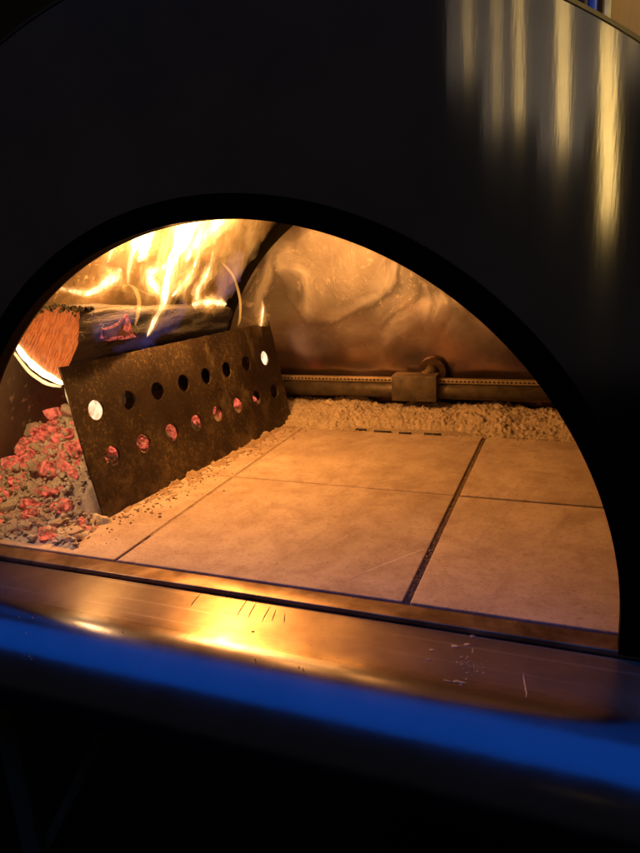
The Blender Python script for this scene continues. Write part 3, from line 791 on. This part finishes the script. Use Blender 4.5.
# wide orange sheets
tongue('flame_sheet', [(92, 312, .24, 10), (100, 280, .25, 24), (120, 245, .27, 30), (155, 205, .3, 34), (190, 160, .33, 20)], F_BODY, seed=1, n=30)
tongue('flame_sheet', [(140, 312, .34, 14), (150, 280, .35, 32), (172, 245, .36, 38), (205, 205, .38, 42), (240, 165, .4, 20)], F_BODY, seed=2, n=30)
tongue('flame_sheet', [(196, 312, .45, 14), (204, 288, .46, 26), (222, 250, .47, 28), (250, 215, .48, 26), (280, 180, .5, 16)], F_BODY, seed=3, n=30)
tongue('flame_sheet', [(62, 306, .19, 5), (78, 300, .2, 9), (100, 296, .21, 13), (125, 290, .24, 12), (136, 280, .26, 6)], F_BODY2, seed=4, n=30)
# white and yellow tongues
def hot(pts, seed, core=.55, outer=1.25, mat=F_HOT):
    a = tongue('flame_tongue', pts, F_YEL, k=outer, seed=seed, wob=.25)
    b = tongue('flame_core', pts, mat, parent=a, k=core, seed=seed+5, wob=.3)
    tongue('flame_halo', pts, F_HALO, parent=a, k=outer*1.75, seed=seed+9, wob=.3)
    tongue('flame_heart', pts, F_YEL, parent=a, k=(core+outer)*.5, seed=seed+7, wob=.3)
    return a
hot([(147, 337, .30, 1.5), (155, 320, .31, 3.5), (163, 303, .32, 5), (169, 275, .33, 9), (178, 248, .34, 12), (190, 225, .35, 17), (208, 195, .37, 18), (230, 170, .38, 8)], 1)
hot([(50, 287, .19, 1), (66, 290, .2, 3), (86, 293, .21, 4.5), (103, 286, .22, 6), (114, 276, .23, 7.5), (121, 268, .235, 3)], 2)
hot([(128, 285, .27, 1), (129, 268, .27, 3), (133, 250, .28, 6), (139, 240, .28, 10), (141, 224, .29, 10), (146, 200, .3, 6)], 3)
hot([(138, 262, .29, 2), (143, 252, .29, 8), (146, 240, .3, 11), (152, 222, .31, 9), (160, 205, .31, 5)], 4)
hot([(166, 300, .34, 3), (158, 290, .34, 6), (150, 280, .34, 7), (152, 272, .34, 7), (162, 268, .34, 4), (168, 262, .34, 1)], 5)
hot([(192, 305, .44, 3), (200, 303, .45, 5), (213, 302, .46, 5.5), (226, 304, .48, 3)], 6)
hot([(197, 300, .45, 4), (198, 290, .45, 4), (206, 276, .45, 4), (211, 262, .45, 2.5), (213, 250, .45, 1)], 7, .4)
hot([(172, 296, .4, 3), (180, 288, .4, 5), (190, 275, .4, 5), (196, 262, .4, 4), (200, 246, .4, 2)], 8, .35)
hot([(186, 262, .38, 4), (196, 244, .38, 8), (212, 228, .39, 10), (232, 205, .4, 10), (246, 185, .4, 4)], 9, .4)
hot([(108, 262, .25, 2), (112, 250, .25, 6), (120, 238, .26, 9), (128, 222, .26, 9), (135, 200, .27, 5)], 10, .3)
# broad soft layers between the tongues
F_SOFT = m_flame_feather('flame_soft', 14, (1, .30, .045), (1, .50, .13), 38, 8)
for pts, sd in (([(98, 300, .24, 4), (104, 280, .24, 11), (112, 258, .25, 15), (124, 236, .26, 17), (142, 208, .28, 12)], 61),
                ([(150, 306, .36, 5), (158, 285, .36, 12), (170, 262, .37, 17), (188, 238, .38, 19), (212, 206, .4, 14)], 62),
                ([(186, 306, .43, 6), (192, 290, .43, 13), (204, 268, .44, 16), (222, 244, .45, 17), (250, 214, .47, 14), (268, 190, .48, 6)], 63),
                ([(215, 300, .47, 4), (226, 282, .47, 8), (240, 258, .48, 9), (258, 232, .49, 9), (272, 205, .5, 5)], 64)):
    tongue('flame_sheet', pts, F_SOFT, seed=sd, wob=.3)
# thin filaments
tongue('flame_filament', [(221, 262, .5, .6), (229, 270, .5, 1.4), (235, 280, .5, 1.2), (240, 300, .51, 1.5), (240, 318, .52, 1.2), (238, 326, .52, .6)], F_THIN, seed=20)
tongue('flame_filament', [(128, 284, .2, .8), (135, 289, .2, 2), (139, 300, .2, 2.2), (138, 314, .2, 2), (135, 326, .2, .8)], F_THIN, seed=21)
tongue('flame_filament', [(136, 288, .22, .5), (146, 293, .22, 1.0), (156, 296, .23, .9), (166, 299, .23, .5)], F_THIN, seed=26)
hot([(262, 300, .60, .6), (263, 308, .60, 2.2), (262, 318, .6, 3.0), (261, 326, .6, 3)], 22, .5)
def px_of(p):
    v = p-CAM; return (PW/2+FPX*v.dot(RT)/v.dot(fw), PH/2-FPX*v.dot(UP)/v.dot(fw), p.y)
for i_, wd, dv in [(0, 9, 0), (5, 4.5, .010), (7, 8, 0)]:
    c_ = pO+E*(.0446+.0726*i_)+Wd*(.1637+dv); c_ = c_+(c_-CAM).normalized()*.050
    tongue('flame_tongue', [(*px_of(c_+Vector((0, 0, dz))), r_*wd) for dz, r_ in ((-.04, .15), (-.015, .9), (.010, .8), (.032, .2))], F_PALE, seed=i_, n=24)
# blue gas flame licking the side of the log
tongue('blue_flame', [(95, 334, .17, 5), (96, 324, .17, 5), (93, 312, .17, 4), (92, 300, .17, 2)], F_BLUE, seed=30, wob=.3)
tongue('blue_flame', [(140, 350, .25, 4), (148, 340, .26, 7), (158, 330, .27, 7), (166, 318, .29, 6), (170, 308, .3, 3)], F_BLUE, seed=31, wob=.35)
tongue('blue_flame', [(112, 350, .2, 3), (125, 347, .21, 4.5), (138, 341, .23, 5), (150, 337, .24, 4), (162, 330, .25, 2)], F_BLUE, seed=32, wob=.35)
tongue('blue_flame', [(166, 334, .30, 4), (174, 322, .31, 7), (180, 312, .32, 7), (184, 300, .33, 3)], F_BLUE, seed=33, wob=.35)
tongue('violet_flame', [(88, 338, .17, 3), (100, 332, .18, 9), (116, 322, .19, 9), (132, 314, .22, 7), (146, 308, .24, 3)], F_VIO, seed=34, wob=.3)
tongue('violet_flame', [(216, 306, .48, 4), (226, 285, .49, 11), (234, 268, .5, 9), (240, 250, .5, 4)], F_VIO, seed=35, wob=.3)
# bright burning lip under the near end of the log, and a glowing strand standing in for its reflection
tongue('flame_lip_and_reflection', [(9, 334, .135, 1.2), (20, 350, .135, 2.6), (33, 365, .135, 3.2), (48, 376, .135, 3.2), (64, 384, .135, 2)], m_flame('flame_lip_and_reflection', (1, .66, .30), 1300), seed=40, wob=.15)
tongue('flame_lip_and_reflection', [(5, 340, .150, .8), (16, 355, .150, 1.5), (30, 372, .150, 1.8), (46, 383, .150, 2.0), (62, 387, .150, 1)], m_flame('lip_reflection', (1, .62, .25), 300), seed=41, wob=.15)
tongue('flame_lip_and_reflection', [(65, 388, .150, .6), (67, 396, .15, 1.2), (69, 404, .15, .5)], m_flame('flame_lip_spark', (1, .62, .25), 260), seed=42)

# added lamps for the firelight: under the vault, behind the arch, in flame cores
def added_fire_light(loc, watts, r=.03, col=(1, .41, .10)):
    l = bpy.data.lights.new('added_fire_light', 'POINT'); l.energy = watts; l.color = col; l.shadow_soft_size = r
    o = bpy.data.objects.new('added_fire_light', l); COL.objects.link(o); o.location = loc
for loc, wt, r in [((-.06, .34, .452), 2.0, .035), ((.03, .36, .478), 3.5, .04), ((.12, .32, .50), 2.5, .04), ((-.02, .52, .475), 4.5, .04),
                   ((.10, .58, .50), 2.5, .04), ((.10, .16, .490), 2.6, .05), ((.24, .16, .495), 1.3, .04), ((-.17, .006, .270), 2.0, .010)]:  # last one, hidden by the arch, is added to brighten log end and coals
    added_fire_light(loc, wt*(.20 if loc[0] > -.15 else 1.0), r, (1, .41, .10) if loc[0] > -.15 else (1, .52, .20))
for (px, py, Y), wt, r in [((176, 255, .335), 6.0, .009), ((140, 246, .283), 2.2, .008), ((208, 226, .385), 2.2, .010), ((186, 232, .35), 2.4, .010)]:
    added_fire_light(at(px, py, Y), wt, r)

# ------------------------------------------------------------------ behind the oven, top right
bw = bmesh.new()
for i in range(14): add_box(bw, (.35+i*.16, 2.0, .35), (.157, .03, 2.6), bev=.004)
tag(bm_obj('board_wall', bw, m_board(), smooth=False), 'warm brown board wall behind the oven at top right', 'wall')
pb = at(592.5, 3, 1.95)
bm = bmesh.new(); add_box(bm, (pb.x, 1.93, .3), (.030, .04, 2.5), bev=.008)
tag(bm_obj('blue_post', bm, m_plain('blue_paint', (.01, .05, .55), .4, 0, .2)), 'narrow blue post standing against the brown boards', 'post')
bm = bmesh.new(); add_box(bm, (pb.x+.045, 1.945, .3), (.022, .03, 2.5), bev=.004)
tag(bm_obj('pale_batten', bm, m_plain('pale_paint', (.6, .58, .45), .6)), 'pale narrow batten beside the blue post', 'batten')

# ------------------------------------------------------------------ under the shelf
st = empty('oven_stand', (CX, .2, -.95), 'dark steel stand with legs and braces under the oven', 'stand')
MD = m_plain('stand_paint', (.16, .14, .06), .8, 0, spec=.05)
def bar(name, a, b, s, parent, mat=MD):
    a, b = Vector(a), Vector(b); d = b-a
    bm = bmesh.new(); add_box(bm, (a+b)/2, (s, s, d.length), d.to_track_quat('Z', 'Y').to_matrix(), bev=s*.12); return child(bm_obj(name, bm, mat, smooth=False), parent)
for x in (-.30, .72):
    for y in (.04, .80): bar('leg', (x, y, -.95), (x, y, -.18), .045, st)
lx = at(46, 820, .04)
bar('brace', (-.28, .04, -.62), (-.02, .04, -.19), .018, st)
bar('rail', (-.30, .04, -.80), (.72, .04, -.80), .03, st)
bm = bmesh.new(); add_box(bm, (.60, .12, -.62), (.46, .40, .60), bev=.05, seg=5)
tag(bm_obj('storage_box', bm, m_plain('black_plastic', (.006, .005, .001), .9, spec=.03)), 'black round cornered box standing under the oven shelf', 'box')
# tidy: nested flame cores keep world coordinates
